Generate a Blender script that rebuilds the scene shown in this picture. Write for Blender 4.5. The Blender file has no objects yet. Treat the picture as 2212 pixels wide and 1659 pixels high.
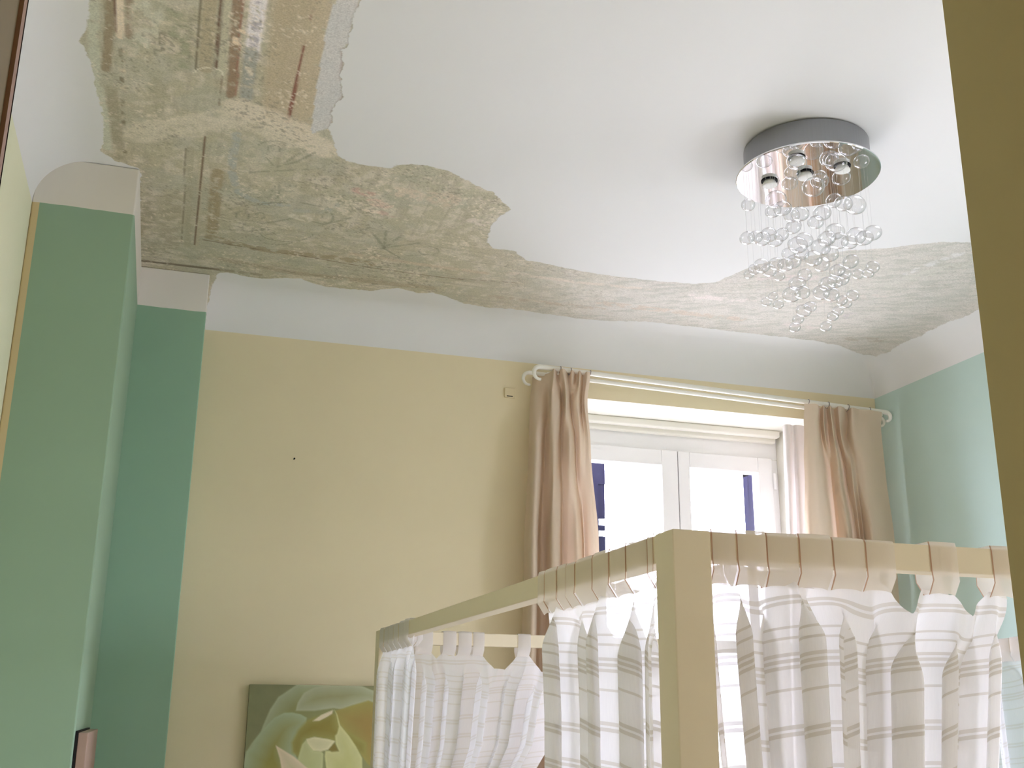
import bpy, bmesh, math, random
import numpy as np
from mathutils import Vector, Matrix

# ------------------------------------------------------------------ camera
SC = bpy.context.scene
COL = SC.collection
EYE = 1.70
FPX = 2392.07
CR = np.array([0.95394019, -0.29988548, 0.0081744])
CU = np.array([-0.09277009, -0.26897122, 0.95867001])
CF = np.array([0.28529254, 0.91527219, 0.28440286])
cam_data = bpy.data.cameras.new('camera')
cam = bpy.data.objects.new('camera', cam_data)
COL.objects.link(cam)
cam_data.sensor_fit = 'HORIZONTAL'
cam_data.sensor_width = 36.0
cam_data.lens = 36.0 * FPX / 2212.0
cam_data.clip_start = 0.02
cam.matrix_world = Matrix(((CR[0], CU[0], -CF[0], 0), (CR[1], CU[1], -CF[1], 0), (CR[2], CU[2], -CF[2], EYE), (0, 0, 0, 1)))
SC.camera = cam

# ------------------------------------------------------------------ light and exposure
SC.view_settings.view_transform = 'Standard'
SC.view_settings.look = 'None'
SC.view_settings.gamma = 1.0
SC.view_settings.use_curve_mapping = False
SC.view_settings.exposure = 0.0
world = bpy.data.worlds.new('overcast_sky')
SC.world = world
world.use_nodes = True
bg = world.node_tree.nodes['Background']
wn = world.node_tree                         # overcast: bright sky dome above a darker ground
wtc = wn.nodes.new('ShaderNodeTexCoord'); wsep = wn.nodes.new('ShaderNodeSeparateXYZ')
wmr = wn.nodes.new('ShaderNodeMapRange'); wmr.inputs['From Min'].default_value = -0.12; wmr.inputs['From Max'].default_value = 0.05
wmx = wn.nodes.new('ShaderNodeMix'); wmx.data_type = 'RGBA'
wmx.inputs['A'].default_value = (0.40, 0.39, 0.44, 1)
wmx.inputs['B'].default_value = (0.92, 0.915, 1.16, 1)
wn.links.new(wtc.outputs['Generated'], wsep.inputs[0]); wn.links.new(wsep.outputs['Z'], wmr.inputs['Value'])
wn.links.new(wmr.outputs[0], wmx.inputs['Factor']); wn.links.new(wmx.outputs['Result'], bg.inputs['Color'])
bg.inputs['Strength'].default_value = 27.8
SC.cycles.diffuse_bounces = 8
SC.cycles.max_bounces = 16
SC.cycles.transparent_max_bounces = 24

# ------------------------------------------------------------------ measured room
ZC, ZP = 3.248, 3.098          # ceiling, bottom of the coving
YW, XR, XL = 4.184, 3.053, -0.4575
Y1, X1 = 3.188, -0.176         # first green pillar
Y2, X2 = 3.982, 0.065          # second green pillar
YF = 0.75                      # doorway wall, room side
JL, JR = -0.132, 0.663         # doorway sides
YG = 4.484                     # window frame plane
WX0, WX1, WZ0, WZ1 = 1.60, 2.705, 0.95, 2.969

portal_d = bpy.data.lights.new('window_daylight', 'AREA')
portal_d.shape = 'RECTANGLE'
portal_d.size = WX1 - WX0
portal_d.size_y = WZ1 - WZ0
portal_d.cycles.is_portal = True
portal = bpy.data.objects.new('window_daylight', portal_d)
portal.location = ((WX0 + WX1) / 2, YG + 0.075, (WZ0 + WZ1) / 2)
portal.rotation_euler = (math.radians(-90), 0, 0)
COL.objects.link(portal)

portal2_d = bpy.data.lights.new('added_window_daylight', 'AREA')  # portal of the unseen side window, added for extra daylight
portal2_d.shape = 'RECTANGLE'
portal2_d.size = 1.0
portal2_d.size_y = 1.3
portal2_d.cycles.is_portal = True
portal2 = bpy.data.objects.new('added_window_daylight', portal2_d)
portal2.location = (XR + 0.30, 1.60, 1.70)
portal2.rotation_euler = (math.radians(-90), 0, math.radians(-90))
COL.objects.link(portal2)

hall_d = bpy.data.lights.new('hall_fill_light', 'POINT')  # dim fill light added in the passage, no lamp is known there
hall_d.energy = 3.0
hall_d.color = (1.0, 0.93, 0.82)
hall_d.shadow_soft_size = 0.12
hall = bpy.data.objects.new('hall_fill_light', hall_d)
hall.location = (0.4, -0.9, 2.55)
COL.objects.link(hall)


# ------------------------------------------------------------------ helpers
def lin(c):
    return tuple(((v / 255.0) / 12.92 if v / 255.0 <= 0.04045 else ((v / 255.0 + 0.055) / 1.055) ** 2.4) for v in c)


def ray(px, py):
    return CF * FPX + CR * (px - 1106.0) - CU * (py - 829.5)


def at_y(px, py, Y):
    d = ray(px, py); return Vector(d / d[1] * Y) + Vector((0, 0, EYE))


def at_z(px, py, Z):
    d = ray(px, py); return Vector(d / d[2] * (Z - EYE)) + Vector((0, 0, EYE))


def at_x(px, py, X):
    d = ray(px, py); return Vector(d / d[0] * X) + Vector((0, 0, EYE))


def tag(o, label=None, cat=None, group=None, kind=None):
    if label: o['label'] = label
    if cat: o['category'] = cat
    if group: o['group'] = group
    if kind: o['kind'] = kind
    return o


def thing(name, label, cat, loc=(0, 0, 0), group=None):
    o = bpy.data.objects.new(name, None)
    o.empty_display_size = 0.05
    o.location = loc
    COL.objects.link(o)
    return tag(o, label, cat, group)


class MB:
    def __init__(self):
        self.v, self.f, self.uv = [], [], []

    def quad_grid(self, pts, close_u=False):
        """pts[j][i]: grid of points"""
        b = len(self.v); nj, ni = len(pts), len(pts[0])
        for r in pts: self.v.extend([tuple(p) for p in r])
        for j in range(nj - 1):
            for i in range(ni if close_u else ni - 1):
                a, c = b + j * ni + i, b + j * ni + (i + 1) % ni
                self.f.append((a, c, c + ni, a + ni))
        return b

    def box(self, x0, x1, y0, y1, z0, z1):
        b = len(self.v)
        self.v += [(x0, y0, z0), (x1, y0, z0), (x1, y1, z0), (x0, y1, z0), (x0, y0, z1), (x1, y0, z1), (x1, y1, z1), (x0, y1, z1)]
        self.f += [tuple(b + i for i in q) for q in ((0, 3, 2, 1), (4, 5, 6, 7), (0, 1, 5, 4), (1, 2, 6, 5), (2, 3, 7, 6), (3, 0, 4, 7))]

    def tube(self, pts, r, n=12, cap=True):
        pts = [Vector(p) for p in pts]
        b = len(self.v); up = None
        for k, p in enumerate(pts):
            t = (pts[min(k + 1, len(pts) - 1)] - pts[max(k - 1, 0)]).normalized()
            if up is None:
                up = t.orthogonal().normalized()
            up = (up - t * up.dot(t)).normalized(); s = t.cross(up)
            rr = r[k] if isinstance(r, (list, tuple)) else r
            for i in range(n):
                a = 2 * math.pi * i / n
                self.v.append(tuple(p + (up * math.cos(a) + s * math.sin(a)) * rr))
        for k in range(len(pts) - 1):
            for i in range(n):
                a, c = b + k * n + i, b + k * n + (i + 1) % n
                self.f.append((a, c, c + n, a + n))
        if cap:
            self.f.append(tuple(b + i for i in reversed(range(n))))
            self.f.append(tuple(b + (len(pts) - 1) * n + i for i in range(n)))

    def lathe(self, prof, c, n=48, close_top=False, close_bot=False):
        """prof: (r, z) from top to bottom around vertical axis at c"""
        b = len(self.v)
        for r, z in prof:
            for i in range(n):
                a = 2 * math.pi * i / n
                self.v.append((c[0] + r * math.cos(a), c[1] + r * math.sin(a), c[2] + z))
        for k in range(len(prof) - 1):
            for i in range(n):
                p, q = b + k * n + i, b + k * n + (i + 1) % n
                self.f.append((p, p + n, q + n, q))
        if close_top: self.f.append(tuple(b + i for i in range(n)))
        if close_bot: self.f.append(tuple(b + (len(prof) - 1) * n + i for i in reversed(range(n))))

    def build(self, name, mat, parent=None, smooth=False, bevel=0, uvs=None, local=True):
        me = bpy.data.meshes.new(name)
        off = Vector((0, 0, 0))
        if parent is not None and local:
            q = parent
            while q is not None:
                off += q.location; q = q.parent
        vs = [tuple(Vector(p) - off) for p in self.v]
        me.from_pydata(vs, [], self.f)
        if uvs is not None:
            lay = me.uv_layers.new(name='UVMap')
            idx = np.zeros(len(me.loops), dtype=np.int32); me.loops.foreach_get('vertex_index', idx)
            lay.data.foreach_set('uv', np.asarray(uvs, dtype=np.float32)[idx].ravel())
        if mat is not None: me.materials.append(mat)
        me.update()
        o = bpy.data.objects.new(name, me)
        COL.objects.link(o)
        if parent is not None: o.parent = parent
        if bevel:
            m = o.modifiers.new('bevel', 'BEVEL'); m.width = bevel; m.segments = 3; m.limit_method = 'ANGLE'
            m.harden_normals = True
            smooth = True
        if smooth:
            me.polygons.foreach_set('use_smooth', [True] * len(me.polygons))
        return o


# ------------------------------------------------------------------ materials
def new_mat(name):
    m = bpy.data.materials.new(name); m.use_nodes = True
    nt = m.node_tree
    return m, nt, nt.nodes['Principled BSDF']


def N(nt, typ, **kw):
    n = nt.nodes.new(typ)
    for k, v in kw.items(): setattr(n, k, v)
    return n


def paint(name, col, rough=0.7, var=0.04, scale=3.0, bump=0.05, bscale=60.0, spec=0.3, metal=0.0):
    """wall paint, wood paint, plaster: faint mottling and a fine relief"""
    m, nt, p = new_mat(name)
    tc = N(nt, 'ShaderNodeTexCoord')
    no = N(nt, 'ShaderNodeTexNoise'); no.inputs['Scale'].default_value = scale; no.inputs['Detail'].default_value = 6
    nt.links.new(tc.outputs['Object'], no.inputs['Vector'])
    mx = N(nt, 'ShaderNodeMix', data_type='RGBA')
    c = lin(col)
    mx.inputs['A'].default_value = tuple(v * (1 - var) for v in c) + (1,)
    mx.inputs['B'].default_value = tuple(min(1, v * (1 + var)) for v in c) + (1,)
    nt.links.new(no.outputs['Fac'], mx.inputs['Factor'])
    nt.links.new(mx.outputs['Result'], p.inputs['Base Color'])
    p.inputs['Roughness'].default_value = rough
    p.inputs['Metallic'].default_value = metal
    p.inputs['Specular IOR Level'].default_value = spec
    if bump:
        nb = N(nt, 'ShaderNodeTexNoise'); nb.inputs['Scale'].default_value = bscale; nb.inputs['Detail'].default_value = 3
        nt.links.new(tc.outputs['Object'], nb.inputs['Vector'])
        bp = N(nt, 'ShaderNodeBump'); bp.inputs['Strength'].default_value = bump; bp.inputs['Distance'].default_value = 0.004
        nt.links.new(nb.outputs['Fac'], bp.inputs['Height'])
        nt.links.new(bp.outputs['Normal'], p.inputs['Normal'])
    return m


def two_tone(name, low, high, z_line, edge_col=None, edge_x=None):
    """painted pillar: wall colour below a hand-painted line, plaster white above, optional strip at the corner"""
    m = paint(name, low, 0.75)
    nt = m.node_tree; p = nt.nodes['Principled BSDF']
    src = p.inputs['Base Color'].links[0].from_socket
    ge = N(nt, 'ShaderNodeNewGeometry'); sp = N(nt, 'ShaderNodeSeparateXYZ')
    nt.links.new(ge.outputs['Position'], sp.inputs[0])
    no = N(nt, 'ShaderNodeTexNoise'); no.inputs['Scale'].default_value = 14
    nt.links.new(ge.outputs['Position'], no.inputs['Vector'])
    ma = N(nt, 'ShaderNodeMath', operation='MULTIPLY_ADD'); ma.inputs[1].default_value = 0.006
    nt.links.new(no.outputs['Fac'], ma.inputs[0]); nt.links.new(sp.outputs['Z'], ma.inputs[2])
    gt = N(nt, 'ShaderNodeMath', operation='GREATER_THAN'); gt.inputs[1].default_value = z_line + 0.003
    nt.links.new(ma.outputs[0], gt.inputs[0])
    if edge_col is not None:
        lt = N(nt, 'ShaderNodeMath', operation='LESS_THAN'); lt.inputs[1].default_value = edge_x
        nt.links.new(sp.outputs['X'], lt.inputs[0])
        me = N(nt, 'ShaderNodeMix', data_type='RGBA'); me.inputs['B'].default_value = lin(edge_col) + (1,)
        nt.links.new(lt.outputs[0], me.inputs['Factor']); nt.links.new(src, me.inputs['A'])
        src = me.outputs['Result']
    mx = N(nt, 'ShaderNodeMix', data_type='RGBA'); mx.inputs['B'].default_value = lin(high) + (1,)
    nt.links.new(gt.outputs[0], mx.inputs['Factor']); nt.links.new(src, mx.inputs['A'])
    nt.links.new(mx.outputs['Result'], p.inputs['Base Color'])
    return m


def cloth_mat(name, col, transl, transp, stripes=None, stripe_col=None, weave=900.0, axis='Y'):
    """woven fabric: diffuse + translucent, a little see-through, optional woven bands across v"""
    m = bpy.data.materials.new(name); m.use_nodes = True
    nt = m.node_tree
    for n in list(nt.nodes):
        if n.type != 'OUTPUT_MATERIAL': nt.nodes.remove(n)
    out = [n for n in nt.nodes if n.type == 'OUTPUT_MATERIAL'][0]
    df = N(nt, 'ShaderNodeBsdfDiffuse'); tr = N(nt, 'ShaderNodeBsdfTranslucent'); tp = N(nt, 'ShaderNodeBsdfTransparent')
    m1 = N(nt, 'ShaderNodeMixShader'); m2 = N(nt, 'ShaderNodeMixShader')
    uv = N(nt, 'ShaderNodeUVMap')
    nz = N(nt, 'ShaderNodeTexNoise'); nz.inputs['Scale'].default_value = 1.0; nz.inputs['Detail'].default_value = 2
    mp = N(nt, 'ShaderNodeMapping'); mp.inputs['Scale'].default_value = (weave, weave * 0.04, 1)
    nt.links.new(uv.outputs[0], mp.inputs[0]); nt.links.new(mp.outputs[0], nz.inputs['Vector'])
    base = N(nt, 'ShaderNodeMix', data_type='RGBA')
    c = lin(col)
    base.inputs['A'].default_value = tuple(v * 0.93 for v in c) + (1,)
    base.inputs['B'].default_value = c + (1,)
    nt.links.new(nz.outputs['Fac'], base.inputs['Factor'])
    csock = base.outputs['Result']
    tsock = None
    if stripes:
        sp = N(nt, 'ShaderNodeSeparateXYZ'); nt.links.new(uv.outputs[0], sp.inputs[0])
        acc = None
        for pos, w in stripes:
            cp = N(nt, 'ShaderNodeMath', operation='COMPARE'); cp.inputs[1].default_value = pos; cp.inputs[2].default_value = w / 2
            nt.links.new(sp.outputs[axis], cp.inputs[0])
            if acc is None: acc = cp.outputs[0]
            else:
                mxm = N(nt, 'ShaderNodeMath', operation='MAXIMUM')
                nt.links.new(acc, mxm.inputs[0]); nt.links.new(cp.outputs[0], mxm.inputs[1]); acc = mxm.outputs[0]
        mc = N(nt, 'ShaderNodeMix', data_type='RGBA'); mc.inputs['B'].default_value = lin(stripe_col) + (1,)
        nt.links.new(acc, mc.inputs['Factor']); nt.links.new(csock, mc.inputs['A']); csock = mc.outputs['Result']
        mt = N(nt, 'ShaderNodeMath', operation='MULTIPLY_ADD'); mt.inputs[1].default_value = -transp * 0.8; mt.inputs[2].default_value = transp
        nt.links.new(acc, mt.inputs[0]); tsock = mt.outputs[0]
    nt.links.new(csock, df.inputs['Color']); nt.links.new(csock, tr.inputs['Color'])
    m1.inputs[0].default_value = transl
    nt.links.new(df.outputs[0], m1.inputs[1]); nt.links.new(tr.outputs[0], m1.inputs[2])
    if tsock is not None: nt.links.new(tsock, m2.inputs[0])
    else: m2.inputs[0].default_value = transp
    nt.links.new(m1.outputs[0], m2.inputs[1]); nt.links.new(tp.outputs[0], m2.inputs[2])
    nt.links.new(m2.outputs[0], out.inputs['Surface'])
    return m


def thin_glass(name, refl=1.0, tint=(1, 1, 1), expo=3.0, base=0.04):
    m = bpy.data.materials.new(name); m.use_nodes = True
    nt = m.node_tree
    for n in list(nt.nodes):
        if n.type != 'OUTPUT_MATERIAL': nt.nodes.remove(n)
    out = [n for n in nt.nodes if n.type == 'OUTPUT_MATERIAL'][0]
    tp = N(nt, 'ShaderNodeBsdfTransparent'); tp.inputs[0].default_value = tuple(tint) + (1,)
    gl = N(nt, 'ShaderNodeBsdfGlossy'); gl.inputs['Roughness'].default_value = 0.05
    fr = N(nt, 'ShaderNodeLayerWeight'); fr.inputs['Blend'].default_value = 0.5
    pw = N(nt, 'ShaderNodeMath', operation='POWER'); pw.inputs[1].default_value = expo
    mu = N(nt, 'ShaderNodeMath', operation='MULTIPLY_ADD'); mu.inputs[1].default_value = refl; mu.inputs[2].default_value = base
    ms = N(nt, 'ShaderNodeMixShader')
    nt.links.new(fr.outputs['Facing'], pw.inputs[0]); nt.links.new(pw.outputs[0], mu.inputs[0]); nt.links.new(mu.outputs[0], ms.inputs[0])
    nt.links.new(tp.outputs[0], ms.inputs[1]); nt.links.new(gl.outputs[0], ms.inputs[2])
    nt.links.new(ms.outputs[0], out.inputs['Surface'])
    return m


WHITE = (226, 226, 224)
M = {}
M['yellow'] = paint('pale_yellow_paint', (226, 214, 180))
M['yellow_left'] = paint('lime_yellow_paint', (226, 226, 196))
M['green'] = paint('aqua_green_paint', (190, 212, 204))
M['pillar'] = two_tone('pillar_paint', (144, 171, 146), (218, 214, 204), ZP, (204, 186, 144), XL + 0.021)
M['pillar_far'] = two_tone('pillar_paint_far', (148, 182, 158), (232, 228, 222), ZP)
M['reveal'] = paint('white_reveal_paint', (228, 226, 216))
M['jamb'] = paint('olive_doorway_paint', (178, 165, 118), 0.7, 0.06, 2.0)
M['jamb_wood'] = paint('brown_frame_paint', (150, 118, 98), 0.5)
M['jamb_left'] = paint('shaded_olive_doorway_paint', (122, 108, 76), 0.7, 0.06, 2.0)  # olive doorway paint darkened, shade of the left reveal put into the colour
M['front_wall'] = paint('cream_front_wall_paint', (208, 200, 178))
M['floor'] = paint('pale_floor_tile', (214, 208, 200), 0.4)
M['white_lacquer'] = paint('white_window_lacquer', (236, 236, 236), 0.35, 0.01, bump=0)
M['cream_wood'] = paint('cream_painted_wood', (226, 214, 186), 0.45, 0.03, 8.0, 0.03, 200.0)
M['rod'] = paint('cream_rod_enamel', (236, 234, 224), 0.3, 0.01, bump=0, spec=0.5)
M['hook'] = paint('grey_rod_ring', (150, 140, 138), 0.4, 0.02, bump=0, metal=0.6)
M['chrome'] = paint('polished_chrome', (230, 230, 232), 0.03, 0.0, bump=0, metal=1.0)
M['brushed'] = paint('brushed_steel', (150, 151, 153), 0.32, 0.02, 20, bump=0, metal=1.0)
M['black'] = paint('black_lamp_recess', (18, 18, 18), 0.6, 0.0, bump=0)
M['lens'] = paint('frosted_lens', (235, 235, 230), 0.5, 0.0, bump=0)
M['wire'] = paint('thin_nylon_wire', (215, 215, 215), 0.6, 0.0, bump=0)
M['bead'] = thin_glass('clear_blown_glass', 0.92, (0.975, 0.975, 0.98), 2.4, 0.07)
M['pane'] = thin_glass('window_glass', 0.6, (0.98, 0.99, 0.99))
M['shutter'] = paint('dark_blue_shutter_paint', (26, 25, 40), 1.0, spec=0.0, bump=0)
M['drape'] = cloth_mat('peach_drape_fabric', (222, 204, 182), 0.18, 0.0)
M['lining'] = cloth_mat('white_curtain_lining', (222, 216, 212), 0.2, 0.0)
SP = []
base_pat = [(.086, .0042), (.0945, .0042), (.130, .003), (.145, .003), (.167, .004), (.1755, .004), (.184, .004), (.213, .003), (.262, .0045), (.271, .0045)]
for k in range(7):
    for s, w in base_pat: SP.append((round(s + 0.232 * k, 4), w * 1.25))
M['sheer'] = cloth_mat('white_striped_voile', (250, 249, 248), 0.52, 0.08, SP[:44], (222, 218, 210))
M['sheer_plain'] = cloth_mat('white_fine_voile', (252, 252, 254), 0.6, 0.10, SP[:44], (232, 230, 227))
M['tab'] = cloth_mat('voile_tab', (248, 242, 232), 0.5, 0.22, [(0.02, 0.04)], (200, 168, 146), 60.0, 'X')
M['tab_white'] = cloth_mat('white_voile_tab', (240, 236, 232), 0.4, 0.05)
M['mattress'] = paint('white_mattress_cover', (232, 230, 226), 0.9)
M['board'] = paint('pale_greyed_wood', (166, 142, 128), 0.5, 0.12, 30.0)
M['dark_gap'] = paint('black_backing_strip', (22, 20, 20), 0.8, 0, bump=0)
M['plate'] = paint('cream_cover_plate', (224, 210, 172), 0.5, 0.01, bump=0)
M['plaster'] = paint('outside_render', (225, 222, 215), 0.8)


# ------------------------------------------------------------------ the setting
def box_obj(name, b, mat, label, cat, bevel=0):
    mb = MB(); mb.box(*b)
    return tag(mb.build(name, mat, bevel=bevel), label, cat, kind='structure')


T = 0.35
box_obj('floor', (XL - T, XR + T, -2.6, YW + T, -0.1, 0.0), M['floor'], 'pale tiled floor of the bedroom', 'floor')
box_obj('wall_left', (XL - T, XL, YF, YW + T, 0, ZP + 0.16), M['yellow_left'], 'pale lime yellow left wall beside the green pillar', 'wall')
mb = MB()
mb.box(XR, XR + T, YF, 1.10, 0, ZP + 0.16); mb.box(XR, XR + T, 2.10, YW + T, 0, ZP + 0.16)
mb.box(XR, XR + T, 1.10, 2.10, 0, 1.05); mb.box(XR, XR + T, 1.10, 2.10, 2.35, ZP + 0.16)
tag(mb.build('wall_right', M['green']), 'aqua green right wall beyond the window curtain', 'wall', kind='structure')
mb = MB()
mb.box(XR + .2, XR + .26, 1.10, 1.17, 1.05, 2.35); mb.box(XR + .2, XR + .26, 2.03, 2.10, 1.05, 2.35); mb.box(XR + .2, XR + .26, 1.565, 1.635, 1.05, 2.35)
mb.box(XR + .2, XR + .26, 1.17, 2.03, 1.05, 1.12); mb.box(XR + .2, XR + .26, 1.17, 2.03, 2.28, 2.35)
tag(mb.build('window_2_added', M['white_lacquer']), 'white unseen window added in the right wall to brighten the room', 'window', kind='structure')  # out-of-view window added because the room needed more daylight
# window wall with its opening (four boxes joined in one mesh around the reveal)
mb = MB()
mb.box(XL - T, WX0, YW, YW + T, 0, ZP + 0.16)
mb.box(WX1, XR + T, YW, YW + T, 0, ZP + 0.16)
mb.box(WX0, WX1, YW, YW + T, WZ1, ZP + 0.16)
mb.box(WX0, WX1, YW, YW + T, 0, WZ0)
wb = mb.build('wall_back', M['yellow'])
tag(wb, 'pale yellow window wall with white window reveal', 'wall', kind='structure')
wb.data.materials.append(M['reveal'])
for p in wb.data.polygons:
    c, n = p.center, p.normal
    if WX0 - .01 < c.x < WX1 + .01 and YW + .05 < c.y < YW + T - .01 and WZ0 - .01 < c.z < WZ1 + .01: p.material_index = 1
# doorway wall and the passage behind the camera
DT = 2.46
mb = MB()
mb.box(XL - T, JL, 0.28, YF, 0, ZC)
mb.box(JR, XR + T, 0.28, YF, 0, ZC)
mb.box(JL, JR, 0.28, YF, DT, ZC)
wf = mb.build('wall_front', M['jamb'])
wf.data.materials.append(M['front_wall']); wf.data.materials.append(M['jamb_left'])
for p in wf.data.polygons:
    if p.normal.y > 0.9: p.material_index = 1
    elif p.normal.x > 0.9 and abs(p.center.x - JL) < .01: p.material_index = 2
tag(wf, 'thick olive doorway wall framing the view on both sides', 'wall', kind='structure')
mb = MB()
mb.box(JL, JL + 0.003, YF - 0.012, YF + 0.004, 0, DT)
mb.box(JL - 0.05, JL + 0.003, YF, YF + 0.004, 0, DT)
tag(mb.build('trim_1', M['jamb_wood']), 'brown strip along the left doorway edge', 'door trim', kind='structure')
mb = MB()
mb.box(-1.2, -1.0, -2.6, 0.28, 0, 2.8)
mb.box(1.6, 1.8, -2.6, 0.28, 0, 2.8)
mb.box(-1.2, 1.8, -2.8, -2.6, 0, 2.8)
mb.box(-1.2, 1.8, -2.8, 0.28, 2.8, 2.95)
tag(mb.build('wall_hall', M['jamb']), 'olive passage walls behind the doorway', 'wall', kind='structure')
# pillars
mb = MB(); mb.box(XL, X1, Y1, Y2 + 0.05, 0, ZC - 0.0005)
tag(mb.build('pillar', M['pillar'], bevel=0.006), 'broad green pillar at far left with white band under the ceiling', 'pillar', kind='structure')
mb = MB(); mb.box(XL, X2, Y2, YW, 0, ZC - 0.0005)
tag(mb.build('pillar.001', M['pillar_far'], bevel=0.004), 'green pillar next to the yellow window wall, set behind the broad one', 'pillar', kind='structure')


# ------------------------------------------------------------------ ceiling with coving and fresco remains
def vnoise(x, y, seed):
    """smooth value noise on arrays"""
    rs = np.random.RandomState(seed); tab = rs.rand(256, 256)
    xi, yi = np.floor(x).astype(int), np.floor(y).astype(int)
    fx, fy = x - xi, y - yi
    fx, fy = fx * fx * (3 - 2 * fx), fy * fy * (3 - 2 * fy)
    g = lambda a, b: tab[a & 255, b & 255]
    return (g(xi, yi) * (1 - fx) + g(xi + 1, yi) * fx) * (1 - fy) + (g(xi, yi + 1) * (1 - fx) + g(xi + 1, yi + 1) * fx) * fy


def fbm(x, y, seed, o=4):
    s, a, t = 0, 1.0, 0
    for k in range(o):
        s = s + a * vnoise(x * 2 ** k + 17 * k, y * 2 ** k + 5 * k, seed + k); t += a; a *= 0.55
    return s / t


def seg_dist(X, Y, pts, closed=False):
    d = np.full(X.shape, 9.0)
    n = len(pts)
    for k in range(n if closed else n - 1):
        ax, ay = pts[k]; bx, by = pts[(k + 1) % n]
        dx, dy = bx - ax, by - ay
        t = np.clip(((X - ax) * dx + (Y - ay) * dy) / (dx * dx + dy * dy + 1e-12), 0, 1)
        d = np.minimum(d, np.hypot(X - ax - t * dx, Y - ay - t * dy))
    return d


def inside(X, Y, pts):
    r = np.zeros(X.shape, bool); n = len(pts)
    for k in range(n):
        ax, ay = pts[k]; bx, by = pts[(k + 1) % n]
        c = ((ay > Y) != (by > Y)) & (X < (bx - ax) * (Y - ay) / (by - ay + 1e-12) + ax)
        r ^= c
    return r


def cz(pts):
    return [tuple(at_z(x, y, ZC))[:2] for x, y in pts]


LEFT = [(193, -40), (193, 0), (190, 40), (185, 62), (172, 90), (183, 97), (188, 122), (200, 150), (205, 180), (210, 210), (218, 230), (222, 260),
        (223, 290), (222, 310), (216, 326), (235, 336), (245, 346), (265, 353), (303, 365)]
PIL = [(297, 640), (436, 660)]
LOW = [(470, 590), (490, 588), (520, 595), (560, 602), (620, 601), (650, 602), (700, 619), (750, 624), (800, 628), (860, 622), (905, 634), (935, 632),
       (965, 641), (1000, 655), (1050, 664), (1100, 667), (1250, 688), (1300, 693), (1400, 695), (1500, 706), (1600, 718), (1700, 729), (1730, 733),
       (1760, 736), (1788, 742), (1811, 745), (1837, 757), (1867, 767), (1892, 766), (1915, 757), (1943, 740), (1985, 722), (2024, 701), (2094, 672),
       (2107, 664), (2200, 625), (2290, 590), (2370, 556), (2420, 538)]
TOPR = [(2400, 518), (2330, 505), (2260, 514), (2200, 512), (2091, 524), (2040, 522), (1966, 529), (1915, 536), (1838, 540), (1800, 546), (1740, 553), (1680, 560), (1620, 577), (1574, 597),
        (1544, 610), (1500, 613), (1430, 608), (1360, 600), (1290, 592), (1230, 580), (1180, 570), (1135, 561), (1113, 542), (1063, 536), (1052, 520),
        (1059, 493), (1072, 472), (1104, 452), (1077, 429), (1068, 414), (1050, 411), (1013, 391), (977, 373), (928, 359), (891, 354), (855, 356),
        (842, 364), (792, 357), (747, 348), (733, 337), (720, 307), (711, 276)]
SKIM = [(720, 255), (715, 246), (724, 228), (740, 210), (736, 167), (740, 131), (738, 108), (753, 93), (756, 72), (765, 41), (778, 0), (790, -40)]
FRES_IN = [(672, 289), (677, 240), (683, 194), (690, 149), (699, 113), (702, 68), (711, 32), (726, 0), (738, -40)]
poly_all = cz(LEFT + PIL + LOW + TOPR + SKIM)
poly_skim = cz([(711, 276)] + SKIM + FRES_IN[::-1])
wall_c = cz([(690, 300), (720, 320), (735, 345)])

R_C = ZC - ZP
fine = 0.0055
xs = np.unique(np.round(np.concatenate([
    XL + R_C * (1 - np.cos(np.linspace(0, np.pi / 2, 14))),
    np.arange(XL + R_C, 1.25, fine), np.arange(1.25, XR - R_C, 0.008),
    XR - R_C * (1 - np.cos(np.linspace(0, np.pi / 2, 14)))]), 5))
ys = np.unique(np.round(np.concatenate([
    YF + R_C * (1 - np.cos(np.linspace(0, np.pi / 2, 8))),
    np.arange(YF + R_C, 1.75, 0.06), np.arange(1.75, YW - R_C, fine),
    YW - R_C * (1 - np.cos(np.linspace(0, np.pi / 2, 14)))]), 5))
GX, GY = np.meshgrid(xs, ys)


def cove(d):
    d = np.clip(d, 0, R_C)
    return ZP + np.sqrt(np.clip(R_C ** 2 - (R_C - d) ** 2, 0, None))


GZ = np.minimum.reduce([cove(GX - XL), cove(XR - GX), cove(YW - GY), cove(GY - YF)])
nx, ny = len(xs), len(ys)
me = bpy.data.meshes.new('ceiling')
verts = np.stack([GX, GY, GZ], -1).reshape(-1, 3)
ii = np.arange(nx * ny).reshape(ny, nx)
quads = np.stack([ii[:-1, :-1], ii[1:, :-1], ii[1:, 1:], ii[:-1, 1:]], -1).reshape(-1, 4)
me.vertices.add(len(verts)); me.vertices.foreach_set('co', verts.astype(np.float32).ravel())
me.loops.add(quads.size); me.loops.foreach_set('vertex_index', quads.astype(np.int32).ravel())
me.polygons.add(len(quads)); me.polygons.foreach_set('loop_start', (np.arange(len(quads)) * 4).astype(np.int32))
me.polygons.foreach_set('use_smooth', np.ones(len(quads), bool))
me.update(calc_edges=True)
me.validate()

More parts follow.
